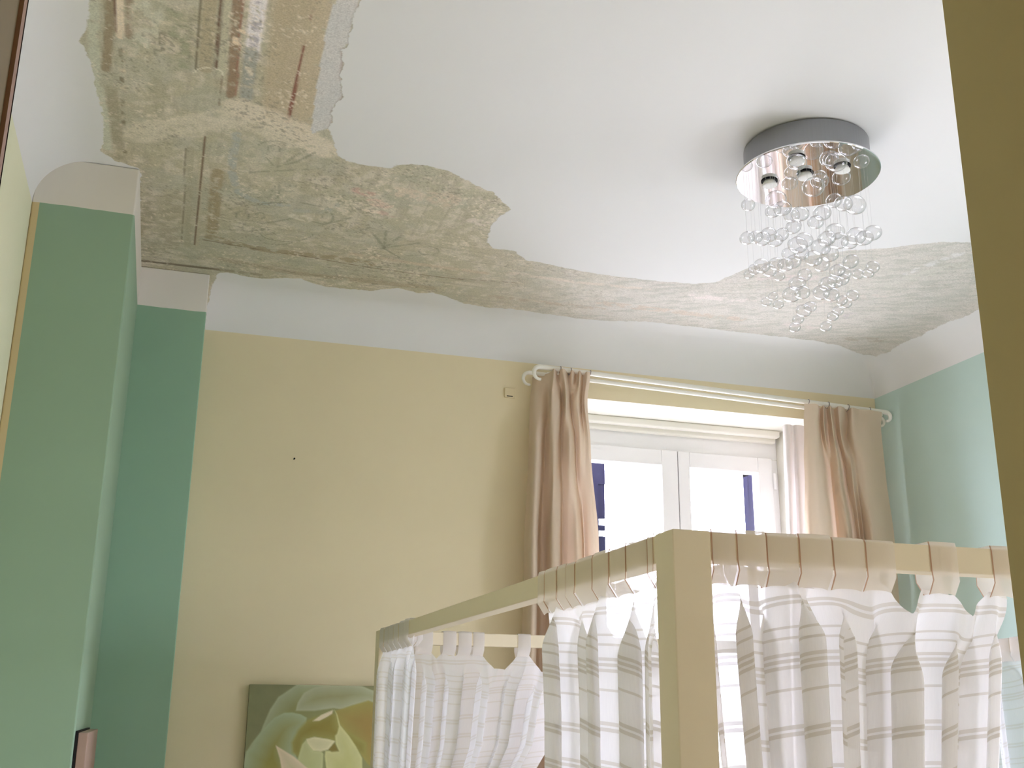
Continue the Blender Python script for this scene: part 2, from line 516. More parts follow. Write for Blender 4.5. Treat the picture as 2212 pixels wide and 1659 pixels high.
# paint layers in ceiling coordinates
fx, fy = verts[:, 0], verts[:, 1]
sd_all = seg_dist(fx, fy, poly_all, True) * np.where(inside(fx, fy, poly_all), 1, -1)
in_skim = inside(fx, fy, poly_skim)
sd_skim = seg_dist(fx, fy, poly_skim, True) * np.where(in_skim, 1, -1)
LIT = np.array(lin((176, 180, 178)))
ALB = lambda c: np.array(lin(c)) / LIT * 0.74
big = fbm(fx * 5, fy * 5, 3)[:, None]
mid = fbm(fx * 22, fy * 22, 9)[:, None]
arm = np.clip((fy - 3.2) / 0.35, 0, 1)[:, None]      # 0: the strip running from the door, 1: the strip along the window wall
strA = fbm(fx * 70, fy * 5, 21)[:, None]; strB = fbm(fx * 6, fy * 75, 25)[:, None]
streak = strA * (1 - arm) + strB * arm
col = ALB((150, 145, 121)) * (1 - big) + ALB((146, 147, 124)) * big
mid2 = fbm(fx * 48 + fy * 11, fy * 48 - fx * 9, 14, 5)[:, None]
col = col + (ALB((168, 164, 147)) - col) * np.clip((mid - 0.5) * 3.2 + (mid2 - .5) * 3.5 + 0.22, 0, 0.7)
col = col + (ALB((130, 127, 106)) - col) * np.clip((streak - 0.55) * 3.5 + (mid2 - .5) * 1.5, 0, 0.5)
col = col + (ALB((138, 141, 122)) - col) * np.clip((fbm(fx * 8 + 3, fy * 8, 33) - 0.5)[:, None] * 4, 0, 0.5)
right = np.clip((fx - 0.9) / 0.7, 0, 1)[:, None]
col = col * (1 + 0.1 * right)  # fresco lighter and greyer to the right, brighter light painted into it
col = col + (ALB((158, 158, 152)) - col) * right * 0.75
col = col + (ALB((138, 142, 130)) - col) * np.clip((fbm(fx * 14 - fy * 9, fy * 60 + fx * 30, 37) - .52)[:, None] * 6, 0, .55) * right


def stroke(pts, w, c, a=0.8, rag=0.5, seed=1, soft=0.35):
    global col
    p = cz(pts)
    d = seg_dist(fx, fy, p)
    n = fbm(fx * 45, fy * 45, seed, 3)
    brk = np.clip((n - 0.5 + 0.5 * (1 - rag)) * 6, 0, 1)
    k = np.clip((w / 2 - d + (n - 0.5) * w * 0.4 * rag) / (w / 2 * soft), 0, 1) * brk * a
    col = col + (ALB(c) - col) * k[:, None]


def curve_pts(cx, cy, rx, ry, a0, a1, n=10):
    return [(cx + rx * math.cos(math.radians(a0 + (a1 - a0) * i / n)), cy + ry * math.sin(math.radians(a0 + (a1 - a0) * i / n))) for i in range(n + 1)]


stroke([(205, -30), (200, 90), (210, 170), (225, 260), (232, 320)], .030, (156, 161, 142), .8, .4, 2)
stroke([(238, -30), (236, 60), (229, 150)], .028, (122, 112, 88), .9, .3, 3)
stroke([(240, 190), (250, 260), (258, 340)], .034, (126, 121, 98), .7, .6, 4)
stroke([(250, -30), (250, 70)], .007, (100, 80, 66), .9, .3, 5)
stroke([(260, -30), (259, 80)], .020, (182, 172, 150), .95, .35, 6)
stroke([(262, 90), (266, 210), (270, 330)], .012, (102, 95, 74), .8, .9, 7)
stroke([(264, 110), (269, 240)], .014, (172, 164, 142), .7, 1.0, 8)
stroke([(278, -30), (279, 80)], .020, (124, 110, 90), .8, .4, 9)
for x0, y0, x1, y1, w, c in ((300, -20, 305, 120, .045, (164, 166, 148)), (330, -20, 330, 70, .05, (162, 164, 146)), (362, 30, 352, 110, .03, (168, 163, 142)),
                             (388, 20, 388, 140, .06, (124, 128, 102)), (352, 60, 350, 110, .02, (108, 104, 84)), (340, 180, 345, 330, .06, (138, 136, 112)),
                             (300, 240, 310, 420, .05, (142, 140, 118)), (310, 440, 320, 540, .08, (128, 124, 102)), (370, 430, 365, 540, .07, (134, 130, 106))):
    stroke([(x0, y0), (x1, y1)], w, c, .7, .85, int(x0))
stroke([(457, -30), (443, 150)], .042, (142, 135, 109), .85, .2, 11)
stroke([(437, -30), (421, 150)], .006, (98, 92, 72), .85, .35, 10)
stroke([(492, -30), (478, 165)], .028, (154, 154, 131), .85, .3, 12)
stroke([(482, -30), (465, 150)], .008, (92, 74, 60), .95, .3, 13)
stroke([(480, 165), (474, 240)], .006, (112, 98, 80), .7, .8, 14)
stroke([(516, -30), (499, 208)], .030, (120, 102, 80), .9, .3, 15)
stroke([(525, -20), (510, 205)], .007, (128, 92, 76), .7, .5, 16)
stroke([(563, -30), (543, 125)], .044, (188, 185, 182), .95, .35, 17)
stroke([(560, 10), (545, 110)], .022, (128, 126, 130), .8, 1.0, 18)
stroke([(543, 110), (531, 216)], .038, (130, 134, 124), .9, .5, 19)
stroke([(545, 100), (537, 160)], .022, (178, 172, 152), .8, .9, 20)
stroke([(640, -30), (606, 250)], .120, (149, 139, 113), .8, .25, 21)
stroke([(700, 10), (655, 290)], .055, (154, 144, 118), .8, .25, 22)
stroke([(688, -20), (654, 110)], .006, (118, 92, 76), .8, .9, 23)
stroke([(656, 100), (622, 264)], .010, (112, 74, 60), .95, .2, 24)
stroke([(520, 70), (512, 92)], .03, (186, 174, 150), .9, .6, 25)
stroke([(300, 290), (420, 265), (520, 250), (640, 300)], .12, (170, 166, 146), .75, .5, 26)
stroke([(520, 232), (640, 280), (700, 325)], .11, (174, 168, 148), .8, .4, 27)
stroke(curve_pts(450, 160, 32, 14, 190, 370), .006, (178, 178, 160), .8, .6, 28)
stroke([(556, 185), (605, 200), (612, 235)], .004, (180, 174, 154), .7, .5, 29)
stroke([(412, 320), (404, 530)], .026, (140, 138, 115), .85, .3, 30)
stroke([(437, 330), (425, 530)], .018, (150, 146, 122), .8, .3, 31)
stroke([(402, 320), (393, 525)], .006, (112, 104, 84), .8, .6, 32)
stroke([(443, 296), (421, 528)], .008, (98, 80, 62), .95, .35, 33)
stroke([(470, 370), (458, 500)], .045, (130, 119, 90), .85, .5, 34)
stroke([(455, 512), (540, 535), (640, 548), (720, 556), (800, 570)], .050, (128, 118, 90), .8, .6, 35)
stroke([(512, 290), (500, 360), (512, 415), (560, 438), (620, 444)], .030, (138, 144, 136), .8, .6, 36)
stroke([(640, 455), (700, 458), (740, 440)], .03, (142, 146, 136), .55, .8, 37)
stroke([(540, 330), (560, 390), (640, 420)], .07, (164, 160, 140), .6, .7, 38)
for pts, w in ((curve_pts(524, 466, 14, 10, 150, 400), .007), (curve_pts(562, 466, 9, 7, 150, 420), .007), (curve_pts(708, 470, 12, 12, 180, 480), .007),
               (curve_pts(620, 500, 60, 22, 20, 170), .006), (curve_pts(600, 515, 40, 14, 20, 170), .005), ([(560, 485), (640, 470), (700, 485), (760, 470)], .008),
               (curve_pts(590, 315, 32, 10, 180, 330), .005), (curve_pts(592, 322, 14, 8, 150, 400), .006),
               ([(540, 372), (620, 368), (690, 364)], .007), ([(600, 360), (640, 350), (680, 330)], .009), ([(600, 362), (640, 335), (660, 325)], .006), ([(590, 358), (575, 340)], .006),
               ([(580, 430), (595, 400)], .006), ([(600, 428), (605, 395)], .006), ([(560, 440), (640, 436), (700, 448)], .008),
               ([(690, 530), (740, 548), (800, 545), (830, 535)], .006), ([(830, 535), (806, 505)], .011), ([(830, 535), (834, 498)], .010), ([(832, 535), (868, 508)], .010),
               ([(835, 535), (905, 525)], .009), ([(830, 537), (778, 540)], .009), ([(830, 537), (862, 556)], .009), ([(830, 537), (800, 556)], .008),
               (curve_pts(926, 542, 22, 9, 0, 360), .005), ([(880, 552), (930, 550)], .005)):
    stroke(pts, w * 1.5, (110, 111, 91), .68, .5, 41, .8)
for cx, cy, w, c in ((785, 415, .05, (160, 132, 118)), (820, 440, .06, (176, 156, 140)), (836, 462, .035, (160, 138, 124)), (800, 455, .03, (186, 176, 158)),
                     (650, 470, .05, (176, 174, 158)), (880, 420, .09, (172, 162, 142)), (960, 430, .10, (164, 154, 134)), (1035, 480, .05, (176, 170, 158))):
    stroke([(cx - 12, cy - 3), (cx + 12, cy + 3)], w, c, .7, .7, cx)
stroke([(297, 562), (400, 574), (470, 582)], .022, (92, 84, 66), .9, .4, 44)
stroke([(470, 582), (560, 593)], .03, (118, 110, 88), .7, .5, 45)
stroke([(440, 518), (540, 536), (650, 552), (780, 575), (900, 592), (1000, 604)], .008, (102, 92, 72), .8, .5, 46)
stroke([(480, 560), (640, 590), (800, 608), (930, 622)], .045, (136, 128, 104), .7, .5, 47)
stroke([(900, 596), (1130, 612)], .005, (120, 110, 92), .8, .5, 48)
stroke([(560, 575), (640, 590), (760, 603)], .006, (102, 96, 76), .7, .8, 49)
stroke([(760, 548), (900, 570), (1050, 590)], .03, (158, 148, 126), .7, .4, 50)
stroke([(1100, 590), (1250, 610), (1400, 625)], .03, (172, 164, 150), .6, .6, 51)
for x0, y0, x1, y1, w, c in ((1060, 640, 1300, 668, .035, (148, 138, 120)), (1300, 655, 1600, 690, .05, (158, 148, 132)), (1500, 640, 1620, 650, .05, (176, 170, 164)),
                             (1650, 600, 1750, 600, .06, (164, 156, 150)), (1780, 650, 1900, 640, .06, (166, 160, 150)), (1900, 620, 2080, 570, .07, (158, 160, 148)),
                             (1960, 680, 2100, 620, .06, (152, 154, 144)), (1820, 730, 1900, 735, .06, (140, 135, 120)), (1826, 684, 1840, 680, .05, (146, 141, 142)),
                             (1960, 590, 2080, 545, .04, (170, 172, 168)), (1700, 700, 1800, 715, .04, (166, 160, 152))):
    stroke([(x0, y0), (x1, y1)], w, c, .65, .8, int(x1))
# pale specks of lime and dark pits
ra, rb = fx * 0.8 + fy * 0.6, fy * 0.8 - fx * 0.6
sp1 = fbm(ra * 110, rb * 110, 61, 3) * (0.45 + 0.75 * fbm(ra * 8, rb * 8, 62, 3))
col = col + (ALB((180, 174, 156)) - col) * (np.clip((sp1 - 0.6) * 12, 0, 0.6) * (1 - right[:, 0]))[:, None]
sp2 = fbm(ra * 120 + 9, rb * 120, 71, 3) * (0.45 + 0.75 * fbm(ra * 7, rb * 7, 72, 3))
col = col + (ALB((112, 108, 92)) - col) * (np.clip((sp2 - 0.62) * 12, 0, 0.6) * (1 - .6 * right[:, 0]))[:, None]
lum = col.mean(1, keepdims=True); col = (lum + (col - lum) * 0.9) * 1.1
# grey skim between the plaster edge and the painted layer, and the chipped plaster edge
skim_c = ALB((164, 168, 164)) + (ALB((174, 174, 168)) - ALB((164, 168, 164))) * mid
col = np.where((sd_skim > 0)[:, None], skim_c, col)
SK_E = cz([(711, 276)] + SKIM)
dk = seg_dist(fx, fy, SK_E)
nb = fbm(fx * 20, fy * 20, 81)
col = col + (ALB((140, 130, 124)) - col) * (np.clip(1 - dk / 0.006, 0, 1) * np.clip((nb - .45) * 8, 0, .8))[:, None]
rgba = np.concatenate([np.clip(col, 0.01, 0.9), np.ones((len(col), 1))], 1).astype(np.float32)
ca = me.color_attributes.new('paint_layer', 'FLOAT_COLOR', 'POINT'); ca.data.foreach_set('color', rgba.ravel())
sa = me.attributes.new('fresco_edge', 'FLOAT', 'POINT'); sa.data.foreach_set('value', np.clip(sd_all, -.2, .2).astype(np.float32))

m, nt, p = new_mat('ceiling_plaster_with_fresco')
tc = N(nt, 'ShaderNodeTexCoord')
at1 = N(nt, 'ShaderNodeAttribute', attribute_name='paint_layer'); at2 = N(nt, 'ShaderNodeAttribute', attribute_name='fresco_edge')
n1 = N(nt, 'ShaderNodeTexNoise'); n1.inputs['Scale'].default_value = 28; n1.inputs['Detail'].default_value = 8; n1.inputs['Roughness'].default_value = 0.65
nt.links.new(tc.outputs['Object'], n1.inputs['Vector'])
ad = N(nt, 'ShaderNodeMath', operation='MULTIPLY_ADD'); ad.inputs[1].default_value = 0.034
nt.links.new(n1.outputs['Fac'], ad.inputs[0]); nt.links.new(at2.outputs['Fac'], ad.inputs[2])
mr = N(nt, 'ShaderNodeMapRange'); mr.inputs['From Min'].default_value = 0.0155; mr.inputs['From Max'].default_value = 0.0195
nt.links.new(ad.outputs[0], mr.inputs['Value'])
n2 = N(nt, 'ShaderNodeTexNoise'); n2.inputs['Scale'].default_value = 240; n2.inputs['Detail'].default_value = 4
nt.links.new(tc.outputs['Object'], n2.inputs['Vector'])
mr2 = N(nt, 'ShaderNodeMapRange'); mr2.inputs['From Min'].default_value = 0.3; mr2.inputs['From Max'].default_value = 0.7
mr2.inputs['To Min'].default_value = 0.84; mr2.inputs['To Max'].default_value = 1.14
nt.links.new(n2.outputs['Fac'], mr2.inputs['Value'])
vm = N(nt, 'ShaderNodeVectorMath', operation='SCALE')
nt.links.new(at1.outputs['Color'], vm.inputs[0]); nt.links.new(mr2.outputs[0], vm.inputs['Scale'])
mx = N(nt, 'ShaderNodeMix', data_type='RGBA'); mx.inputs['A'].default_value = lin(WHITE) + (1,)
nt.links.new(mr.outputs[0], mx.inputs['Factor']); nt.links.new(vm.outputs[0], mx.inputs['B'])
nt.links.new(mx.outputs['Result'], p.inputs['Base Color'])
p.inputs['Roughness'].default_value = 0.8; p.inputs['Specular IOR Level'].default_value = 0.2
hs = N(nt, 'ShaderNodeMath', operation='MULTIPLY_ADD'); hs.inputs[1].default_value = -1.0; hs.inputs[2].default_value = 0
nt.links.new(mr.outputs[0], hs.inputs[0])
h2 = N(nt, 'ShaderNodeMath', operation='MULTIPLY_ADD'); h2.inputs[1].default_value = 0.12
nt.links.new(n1.outputs['Fac'], h2.inputs[0]); nt.links.new(hs.outputs[0], h2.inputs[2])
bp = N(nt, 'ShaderNodeBump'); bp.inputs['Strength'].default_value = 0.35; bp.inputs['Distance'].default_value = 0.003
nt.links.new(h2.outputs[0], bp.inputs['Height']); nt.links.new(bp.outputs['Normal'], p.inputs['Normal'])
me.materials.append(m)
ceil = bpy.data.objects.new('ceiling', me); COL.objects.link(ceil)
tag(ceil, 'white plaster ceiling and coving with ragged olive fresco remains', 'ceiling', kind='structure')
box_obj('ceiling_slab', (XL - T, XR + T, 0.28, YW + T, ZC + 0.004, ZC + 0.15), M['reveal'], 'slab above the plaster ceiling', 'ceiling')

# ------------------------------------------------------------------ window
win = thing('window_1', 'white two-leaf window behind the peach curtains', 'window', ((WX0 + WX1) / 2, YG, WZ0)); win['kind'] = 'structure'
CX = 2.184                      # meeting line of the leaves
FX0, FX1 = 1.645, 2.700
mb = MB()
mb.box(WX0, WX1, YG, YG + 0.07, 2.846, WZ1)              # head
mb.box(WX0, FX0 + .03, YG, YG + 0.07, WZ0, 2.846)
mb.box(2.672, WX1, YG, YG + 0.07, WZ0, 2.846)
mb.box(FX0, 2.672, YG, YG + 0.07, WZ0, WZ0 + 0.05)
mb.box(2.63, 2.69, YG + .046, YG + .07, WZ0, 2.846)
mb.box(WX0, FX0 + .05, YG + .046, YG + .07, WZ0, 2.846)
mb.build('window_frame', M['white_lacquer'], win, bevel=0.004)
mb = MB()                                                # roller box moulding at the head
mb.box(WX0, WX1 - 0.02, YG - 0.035, YG, 2.917, WZ1)
mb.box(WX0, WX1 - 0.02, YG - 0.075, YG - 0.035, 2.936, WZ1)
mb.build('head_moulding', M['reveal'], win, bevel=0.008)
for a, b, g0, g1 in ((FX0 + .02, CX - 0.002, FX0 + .1, 2.103), (CX + 0.002, 2.668, 2.243, 2.592)):
    zt, zb, gz = 2.847, WZ0 + 0.045, 2.775
    mb = MB()
    y0, y1 = YG - 0.018, YG + 0.045
    mb.box(a, g0, y0, y1, zb, zt); mb.box(g1, b, y0, y1, zb, zt)
    mb.box(g0, g1, y0, y1, gz, zt); mb.box(g0, g1, y0, y1, zb, zb + 0.09)
    sash = mb.build('sash', M['white_lacquer'], win, bevel=0.004)
    mb = MB(); mb.box(g0 - .004, g1 + .004, YG + 0.012, YG + 0.018, zb + 0.086, gz + .004)
    mb.build('pane', M['pane'], sash)
mb = MB(); mb.box(CX - 0.03, CX + 0.03, YG + 0.046, YG + 0.062, WZ0 + .05, 2.846); mb.build('meeting_strip', M['white_lacquer'], win)
mb = MB()
for z in (2.70, 1.30):
    mb.tube([(2.672, YG - 0.026, z), (2.672, YG - 0.026, z + 0.075)], 0.007, 10)
mb.build('hinge', M['white_lacquer'], win, smooth=False)

# shutters folded back outside
sxa, sxb = at_y(1278, 1060, 4.80).x, at_y(1307, 1060, 4.80).x
sxr = at_y(1629, 1080, 4.60).x
syr = at_x(1607, 1080, sxr).y
for nm, x0, x1, y0, y1, lab in (('shutter', sxa, sxb, 4.80, 4.83, 'dark blue shutter seen through the left window pane'),
                                ('shutter', sxr, sxr + .028, 4.60, syr, 'dark blue shutter seen through the right window pane')):
    t = thing(nm, lab, 'shutter', ((x0 + x1) / 2, (y0 + y1) / 2, 1.0), 'outside shutters of the window')
    mb = MB()
    if y1 - y0 < 0.05:
        mb.box(x0, x0 + (x1 - x0) * .5, y0, y1, 1.0, 2.95)
        mb.box(x0 + (x1 - x0) * .5, x1, y0, y1, 2.74, 2.95)
        mb.build('shutter_frame', M['shutter'], t)
        mb = MB(); zz = [1.0] + [at_y(1300, py, y0).z for py in (1158, 1145, 1134, 1119, 1112)] + [2.74]
        for za, zb in ((zz[0], zz[1]), (zz[2], zz[3]), (zz[4], zz[5]), (zz[5], zz[6])):
            mb.box(x0 + (x1 - x0) * .5, x1, y0 + .006, y1 - .006, za, zb)
        mb.build('louvre_panel', M['shutter'], t)
    else:
        mb.box(x0, x1, y0, y0 + .05, 1.0, 2.84); mb.box(x0, x1, y1 - .05, y1, 1.0, 2.84)
        mb.box(x0, x1, y0, y1, 2.80, 2.84); mb.box(x0, x1, y0, y1, 1.0, 1.06)
        mb.build('shutter_frame', M['shutter'], t)
        mb = MB(); z = 1.06
        while z < 2.80:
            mb.box(x0 + .006, x1 - .006, y0 + .05, y1 - .05, z, z + 0.0548); z += 0.055
        mb.build('louvre_panel', M['shutter'], t)

# ------------------------------------------------------------------ curtain rods
YR = YW - 0.12
rod = thing('curtain_rod', 'double cream curtain rod with curled ends above the window', 'curtain rod', (2.2, YW, 3.03))
for dy, r, zl, zr, x0, x1, hk in ((0.0, 0.0105, 3.047, 3.000, 1.385, 3.02, 1), (0.062, 0.0085, 3.038, 2.993, 1.36, 3.03, 1)):
    y = YR + dy
    pts = []
    for k in range(15):                      # curled end, left
        a = math.radians(-80 - 190 * k / 14)
        pts.append((x0 + 0.026 * math.cos(a), y, zl - 0.026 + 0.026 * math.sin(a)))
    pts.append((x0 + .01, y, zl)); 
    nseg = 24
    for k in range(1, nseg):
        t = k / nseg
        pts.append((x0 + (x1 - x0) * t, y, zl + (zr - zl) * t))
    for k in range(13):
        a = math.radians(90 - 190 * k / 12)
        pts.append((x1 + 0.02 * math.cos(a), y, zr - 0.02 + 0.02 * math.sin(a)))
    rr = [r * 0.55 + r * 0.45 * min(1, k / 14) for k in range(len(pts) - 12)] + [r * (1 - 0.04 * k) for k in range(12)]
    mb = MB(); mb.tube(pts, rr, 12)
    mb.build('rod', M['rod'], rod, smooth=True)
for x in (1.47, 2.99):
    zz = 3.047 - (x - 1.385) / (3.02 - 1.385) * 0.047
    mb = MB()
    mb.box(x - 0.008, x + 0.008, YR - 0.004, YW, zz - 0.020, zz - 0.0112)
    mb.box(x - 0.014, x + 0.014, YW - 0.006, YW, zz - 0.05, zz + 0.02)
    mb.build('bracket', M['rod'], rod)


def ring(x, z, y, r, parent):
    mb = MB()
    pts = [(x + 0.004 * math.sin(a), y + r * math.cos(a), z + r * math.sin(a)) for a in [2 * math.pi * k / 20 for k in range(21)]]
    mb.tube(pts, 0.0016, 6, cap=False)
    mb.build('curtain_ring', M['hook'], parent, smooth=True)


for x in (1.470, 1.515, 1.60, 2.62, 2.72, 2.82, 2.93):
    ring(x, 3.047 - (x - 1.385) / (3.02 - 1.385) * 0.047 - 0.003, YR, 0.0148, rod)


# ------------------------------------------------------------------ window curtains
def catmull(a, n):
    a = np.array(a, float); k = len(a); out = []
    for t in np.linspace(0, k - 1, n):
        i = min(int(t), k - 2); f = t - i
        p0, p1, p2, p3 = a[max(i - 1, 0)], a[i], a[i + 1], a[min(i + 2, k - 1)]
        out.append(0.5 * ((2 * p1) + (-p0 + p2) * f + (2 * p0 - 5 * p1 + 4 * p2 - p3) * f * f + (-p0 + 3 * p1 - 3 * p2 + p3) * f ** 3))
    return np.array(out)


def drape(name, rows, mat, parent, yb, nu=150, nv=70, width=1.2, thick=0.0):
    """rows: (pixel y of the row, z override or None, [(pixel x, offset from the rod plane towards the room)])"""
    prof, zs = [], []
    for py, z, pts in rows:
        P = []
        for px, d in pts:
            d *= 1.75
            q = at_y(px, py, yb - d); P.append((q.x, yb - d))
        prof.append(catmull(P, nu)); zs.append(z if z is not None else at_y(sum(p[0] for p in pts) / len(pts), py, yb - 0.03).z)
    zz = np.linspace(0, 1, nv)
    ztop, zbot = zs[0], zs[-1]
    pts, uvs = [], []
    for j in range(nv):
        t = zz[j] ** 1.6
        z = ztop + (zbot - ztop) * t
        k = 0
        while k < len(zs) - 2 and z < zs[k + 1]: k += 1
        f = np.clip((zs[k] - z) / max(1e-6, zs[k] - zs[k + 1]), 0, 1)
        f = f * f * (3 - 2 * f)
        row = prof[k] * (1 - f) + prof[k + 1] * f
        pts.append([(row[i][0], row[i][1], z) for i in range(nu)])
        uvs += [(i / nu * width, (ztop - z)) for i in range(nu)]
    mb = MB(); mb.quad_grid(pts)
    o = mb.build(name, mat, parent, smooth=True, uvs=uvs)
    if thick:
        s = o.modifiers.new('thickness', 'SOLIDIFY'); s.thickness = thick; s.offset = 0
    return o


ROD_Y = YR + 0.022
lc = thing('window_curtain', 'peach pleated curtain hanging at left of the window', 'curtain', (1.5, ROD_Y, 0.03), 'peach window curtains')
rowsL = [
    (812, 3.036, [(1150, -.05), (1160, -.03), (1176, -.02), (1189, .000), (1197, .030), (1205, .004), (1212, .032), (1220, .034), (1228, .004), (1236, .032), (1246, .004), (1252, .034), (1260, .006), (1268, .034), (1275, .026)]),
    (866, None, [(1144, -.04), (1154, -.01), (1170, .000), (1186, -.006), (1191, .030), (1208, .020), (1214, -.004), (1222, .034), (1230, .014), (1234, -.004), (1240, .026), (1250, .030), (1257, .000), (1262, .032), (1269, .02)]),
    (960, None, [(1142, -.03), (1150, .020), (1164, .030), (1176, -.010), (1188, .028), (1200, .034), (1211, -.006), (1218, .010), (1230, .038), (1241, .016), (1244, -.006), (1252, .030), (1263, .030), (1272, .034), (1276, .016)]),
    (1180, None, [(1132, -.02), (1142, .034), (1157, .046), (1166, -.010), (1180, .004), (1190, .050), (1207, .046), (1213, -.010), (1228, .018), (1246, .050), (1256, .030), (1262, -.006), (1272, .036), (1286, .050), (1294, .030)]),
    (1659, None, [(1118, -.02), (1130, .040), (1150, .054), (1160, -.012), (1178, .004), (1190, .056), (1210, .050), (1218, -.012), (1234, .018), (1254, .056), (1266, .034), (1272, -.008), (1286, .040), (1302, .056), (1312, .030)]),
]
fl = [(p[0] - 14, p[1]) for p in rowsL[-1][2]]
rowsL.append((2400, 0.03, fl))
# keep floor row at the same X as the row above
drape('curtain_fabric', rowsL[:-1] + [(1659, 0.03, rowsL[-2][2])], M['drape'], lc, ROD_Y, 190, 80, 1.5)
rc = thing('window_curtain', 'peach pleated curtain hanging at right of the window, against the green wall', 'curtain', (2.85, ROD_Y, 0.03), 'peach window curtains')
rowsR = [
    (884, 2.994, [(1738, .028), (1752, .032), (1767, .032), (1771, .000), (1780, .032), (1785, .002), (1794, .034), (1801, .004), (1811, .034), (1822, .032), (1829, .002), (1840, .034), (1856, .028), (1878, .030), (1904, .022)]),
    (925, None, [(1737, .030), (1752, .036), (1766, .030), (1772, -.004), (1781, .024), (1788, -.006), (1799, .030), (1806, -.008), (1815, .024), (1826, -.004), (1831, .006), (1840, .032), (1858, .036), (1880, .036), (1903, .020)]),
    (1020, None, [(1738, .034), (1750, .044), (1768, .044), (1786, .010), (1795, -.006), (1802, .020), (1815, .036), (1826, -.010), (1832, .004), (1840, .030), (1848, .026), (1856, .034), (1872, .046), (1894, .040), (1913, .020)]),
    (1160, None, [(1740, .034), (1752, .050), (1772, .052), (1797, .026), (1808, -.010), (1816, .016), (1834, .044), (1843, .014), (1850, -.012), (1858, .006), (1867, -.008), (1880, .044), (1893, .052), (1912, .046), (1932, .024)]),
    (1659, None, [(1752, .034), (1768, .054), (1790, .056), (1815, .028), (1828, -.012), (1838, .016), (1856, .050), (1868, .014), (1876, -.014), (1886, .006), (1896, -.010), (1910, .048), (1926, .056), (1946, .050), (1966, .026)]),
]
drape('curtain_fabric', rowsR + [(1659, 0.03, rowsR[-1][2])], M['drape'], rc, ROD_Y, 190, 80, 1.5)
# white inner curtain showing beside the right peach curtain
wc = thing('lining_curtain', 'narrow white inner curtain between the window and the right peach curtain', 'curtain', (2.66, 4.14, 0.03))
rows = [(916, None, [(1690, -.01), (1696, .006), (1706, .010), (1712, .004), (1720, .012), (1734, .010), (1750, .0)]),
        (1020, None, [(1694, -.01), (1700, .008), (1708, .012), (1716, -.004), (1724, .010), (1738, .010), (1754, .0)]),
        (1160, None, [(1700, -.01), (1706, .010), (1714, .012), (1722, -.006), (1730, .010), (1744, .010), (1760, .0)]),
        (1659, None, [(1716, -.01), (1722, .010), (1730, .012), (1738, -.006), (1746, .010), (1760, .010), (1776, .0)])]
drape('curtain_fabric', rows + [(1659, 0.03, rows[-1][2])], M['lining'], wc, 4.135, 60, 50, 0.5)

# ------------------------------------------------------------------ canopy bed
BX0, BY0, BX1, BY1, BT = 0.654, 1.362, 2.66, 3.506, 1.941
PW, RW, RH = 0.057, 0.036, 0.040
bed = thing('canopy_bed', 'cream four-poster bed with square posts and top rails', 'bed', ((BX0 + BX1) / 2, (BY0 + BY1) / 2, 0))
for x, y in ((BX0, BY0), (BX1 - PW, BY0), (BX0, BY1 - PW), (BX1 - PW, BY1 - PW)):
    mb = MB(); mb.box(x, x + PW, y, y + PW, 0, BT); mb.build('post', M['cream_wood'], bed, bevel=0.0022)
for b in ((BX0 + PW, BX1 - PW, BY0 + .003, BY0 + .003 + RW), (BX0 + PW, BX1 - PW, BY1 - RW, BY1)):
    mb = MB(); mb.box(b[0], b[1], b[2], b[3], BT - RH, BT - .0006); mb.build('top_rail', M['cream_wood'], bed, bevel=0.002)
for b in ((BX0 + .002, BX0 + .002 + RW, BY0 + PW, BY1 - PW), (BX1 - RW, BX1, BY0 + PW, BY1 - PW)):
    mb = MB(); mb.box(b[0], b[1], b[2], b[3], BT - RH, BT - .0006); mb.build('top_rail', M['cream_wood'], bed, bevel=0.002)
mb = MB()
mb.box(BX0 + PW, BX1 - PW, BY0 + .005, BY0 + .04, 0.28, 0.44); mb.box(BX0 + PW, BX1 - PW, BY1 - .04, BY1 - .005, 0.28, 0.44)
mb.box(BX0 + .005, BX0 + .04, BY0 + PW, BY1 - PW, 0.28, 0.44); mb.box(BX1 - .04, BX1 - .005, BY0 + PW, BY1 - PW, 0.28, 0.44)
mb.box(BX0 + .04, BX1 - .04, BY0 + .04, BY1 - .04, 0.30, 0.34)
mb.build('bed_frame', M['cream_wood'], bed)
mb = MB(); mb.box(BX0 + .09, BX1 - .09, BY0 + .09, BY1 - .09, 0.341, 0.56)
tag(mb.build('mattress', M['mattress'], bevel=0.04), 'white mattress lying in the four-poster bed', 'mattress')


